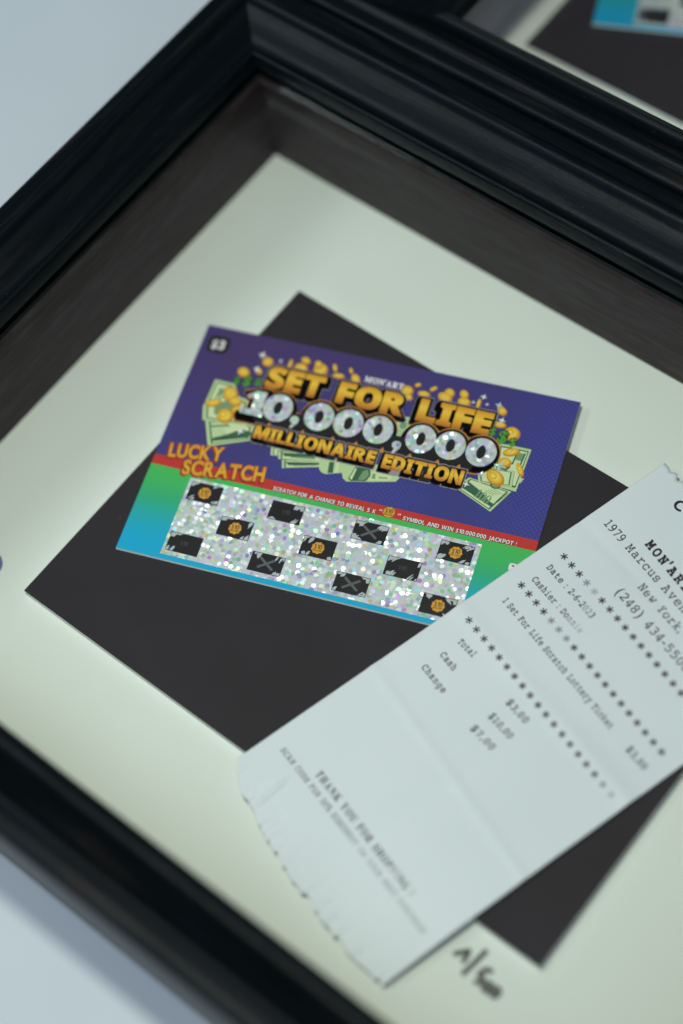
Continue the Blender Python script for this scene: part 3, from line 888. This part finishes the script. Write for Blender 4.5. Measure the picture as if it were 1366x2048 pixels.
BOT = [(-.01, -.022), (.0087, -.0300), (.05, -.046), (.08, -.054), (.1457, -.0615), (.2263, -.0705), (.2923, -.0720), (.3677, -.0710), (.4429, -.0705), (.4891, -.064), (.5418, -.0549), (.60, -.0500)]
def interp(tab, s):
    for (a, b), (c_, d_) in zip(tab, tab[1:]):
        if a <= s <= c_: return b + (d_ - b) * (s - a) / (c_ - a)
    return tab[-1][1]
root = thing('sales_receipt', 'white till receipt with torn ends lying over the ticket', 'receipt', (0, 0, ZT * S))
q = MB()
nx_, ny_ = 240, 150
vs = []
rg = random.Random(5)
jag = [rg.uniform(-1, 1) for _ in range(nx_ + 1)]
for i in range(nx_ + 1):
    s = RW * i / nx_
    ph = (s * 22.0 + .35 * math.sin(s * 31.0)) % 1.0
    tooth = (1 - ph) * .0105 * (.55 + .45 * math.sin(s * 57.0 + 1.0))
    b0 = interp(BOT, s) + tooth - .004 + .0017 * jag[i]
    t1 = 1.1460 + .0045 * math.sin(s * 210) * (1 if s > .02 else .3) + .0025 * jag[-i - 1]
    for j in range(ny_ + 1):
        k = (j / ny_) ** 1.35
        t = b0 + (t1 - b0) * k
        vs.append(rp(s, t))
fs = [(i * (ny_ + 1) + j, (i + 1) * (ny_ + 1) + j, (i + 1) * (ny_ + 1) + j + 1, i * (ny_ + 1) + j + 1) for i in range(nx_) for j in range(ny_)]
q.add(vs, fs, 'paper')
sheet = q.build('paper_sheet', root, smooth=True)
sm = sheet.modifiers.new('thickness', 'SOLIDIFY'); sm.thickness = 0.00007; sm.offset = -1


def rtext(name, runs):
    q = MB()
    for text, font, s0, s1, t0, t1, cap, mname, base, faded in runs:
        ls, wd = layout(text, font, base, .155, .46)
        ch = cap_height(font)
        sx = (s1 - s0) / wd; sy = cap / (ch + 2 * base)
        for i, (g, x) in enumerate(ls):
            vs, fs_ = glyph(g, base)
            out = []
            for a, b in vs:
                s = s0 + (a + x) * sx
                t = t0 + (t1 - t0) * ((a + x) / wd) + (b + base) * sy
                out.append(rp(s, t, 0.00006 + (i % 3) * 2e-6))
            q.add(out, fs_, faded.get(i, mname))
    q.build(name, root)


I_, B_, F_, P_ = 'receipt_ink', 'receipt_bold', 'receipt_faded', 'receipt_pale'
rtext('shop_heading', [
    ('C', slab, .0925, .118, 1.0900, 1.0900, .026, B_, .03, {}),
    ("MON'ART", slab, .1322, .2760, .9795, .9720, .0225, B_, .040, {}),
    ('1979 Marcus Avenue', slab, .0377, .3500, .9415, .9370, .0195, I_, .006, {}),
    ('New York,', slab, .2045, .3440, .9010, .8985, .0195, I_, .006, {}),
    ('(248) 434-5508', slab, .1859, .4220, .8545, .8520, .0195, I_, .006, {})])
def stars(s0, s1, t0, t1, n, faded):
    q = MB()
    for i in range(n):
        s = s0 + (s1 - s0) * i / (n - 1); t = t0 + (t1 - t0) * i / (n - 1)
        for k in range(3):
            a = math.pi * k / 3 + .52
            c_, d_ = math.cos(a), math.sin(a); ln, wd = .0088, .0015
            pts = [rp(s + c_ * x_ - d_ * y_, t + d_ * x_ + c_ * y_, .00006 + k * 2e-6) for x_, y_ in ((-ln, -wd), (ln, -wd), (ln, wd), (-ln, wd))]
            q.add(pts, [(0, 1, 2, 3)], faded.get(i, I_))
    q.build('asterisk_row', root)
stars(.0484, .5350, .8230, .8150, 19, {3: F_, 4: P_})
rtext('sale_details', [
    ('Date : 2-6-2023', slab, .0456, .2023, .7745, .7740, .0150, I_, .016, {9: I_, 10: F_, 11: F_}),
    ('Cashier : Donnie', slab, .0489, .2150, .7310, .7320, .0150, I_, .016, {10: F_, 11: F_, 12: P_, 13: P_}),
    ('1 Set For Life Scratch Lottery Ticket', slab, .0513, .4266, .6490, .6455, .0150, I_, .016, {}),
    ('$3,00', slab, .4819, .5390, .6435, .6435, .0150, I_, .016, {}),
    ('Total', slab, .0694, .1180, .5125, .5170, .0150, I_, .016, {}),
    ('Cash', slab, .0700, .1180, .4645, .4645, .0150, I_, .016, {}),
    ('Change', slab, .0693, .1460, .4155, .4160, .0150, I_, .016, {}),
    ('$3,00', slab, .2457, .3080, .5100, .5125, .0150, I_, .016, {}),
    ('$10,00', slab, .2480, .3165, .4610, .4650, .0150, I_, .016, {}),
    ('$7,00', slab, .2466, .3135, .4145, .4200, .0150, I_, .016, {})])
stars(.0463, .5310, .7060, .7000, 19, {4: F_, 5: F_, 6: F_})
stars(.0445, .5420, .5640, .5580, 19, {17: F_, 18: P_})
rtext('closing_lines', [
    ('THANK YOU FOR SHOPPING !', serif_bold, .1321, .4640, .0925, .0975, .0170, B_, .008, {14: I_, 15: F_, 16: F_, 17: I_}),
    ('SCAN CODE FOR 50% DISCOUNT ON YOUR NEXT PURCHASE', slab, .0418, .5440, .0640, .0735, .0125, I_, .008,
     {i: (F_ if i > 19 else I_) for i in range(60)})])

# ------------------------------------------------------------------ round sticker at the left edge
st = MB()
n = 40
c0 = (-.1290, -.9985); r0 = .0365
zz0 = (ZMAT + .0004) * S
ring = [((c0[0] + r0 * math.cos(2 * math.pi * i / n)) * S, (c0[1] + r0 * math.sin(2 * math.pi * i / n)) * S) for i in range(n)]
in_ = [((c0[0] + r0 * .93 * math.cos(2 * math.pi * i / n)) * S, (c0[1] + r0 * .93 * math.sin(2 * math.pi * i / n)) * S) for i in range(n)]
vs = [(p[0], p[1], zz0) for p in ring] + [(p[0], p[1], zz0 + .0006) for p in ring] + [(p[0], p[1], zz0 + .0009) for p in in_]
fs = [(i, (i + 1) % n, n + (i + 1) % n, n + i) for i in range(n)] + [(n + i, n + (i + 1) % n, 2 * n + (i + 1) % n, 2 * n + i) for i in range(n)] + [tuple(range(2 * n, 3 * n))]
st.add(vs, fs, 'sticker')
so = st.build('round_sticker')
so['label'] = 'small round violet grey sticker on the white mat, cut by the left photo edge'
so['category'] = 'sticker'
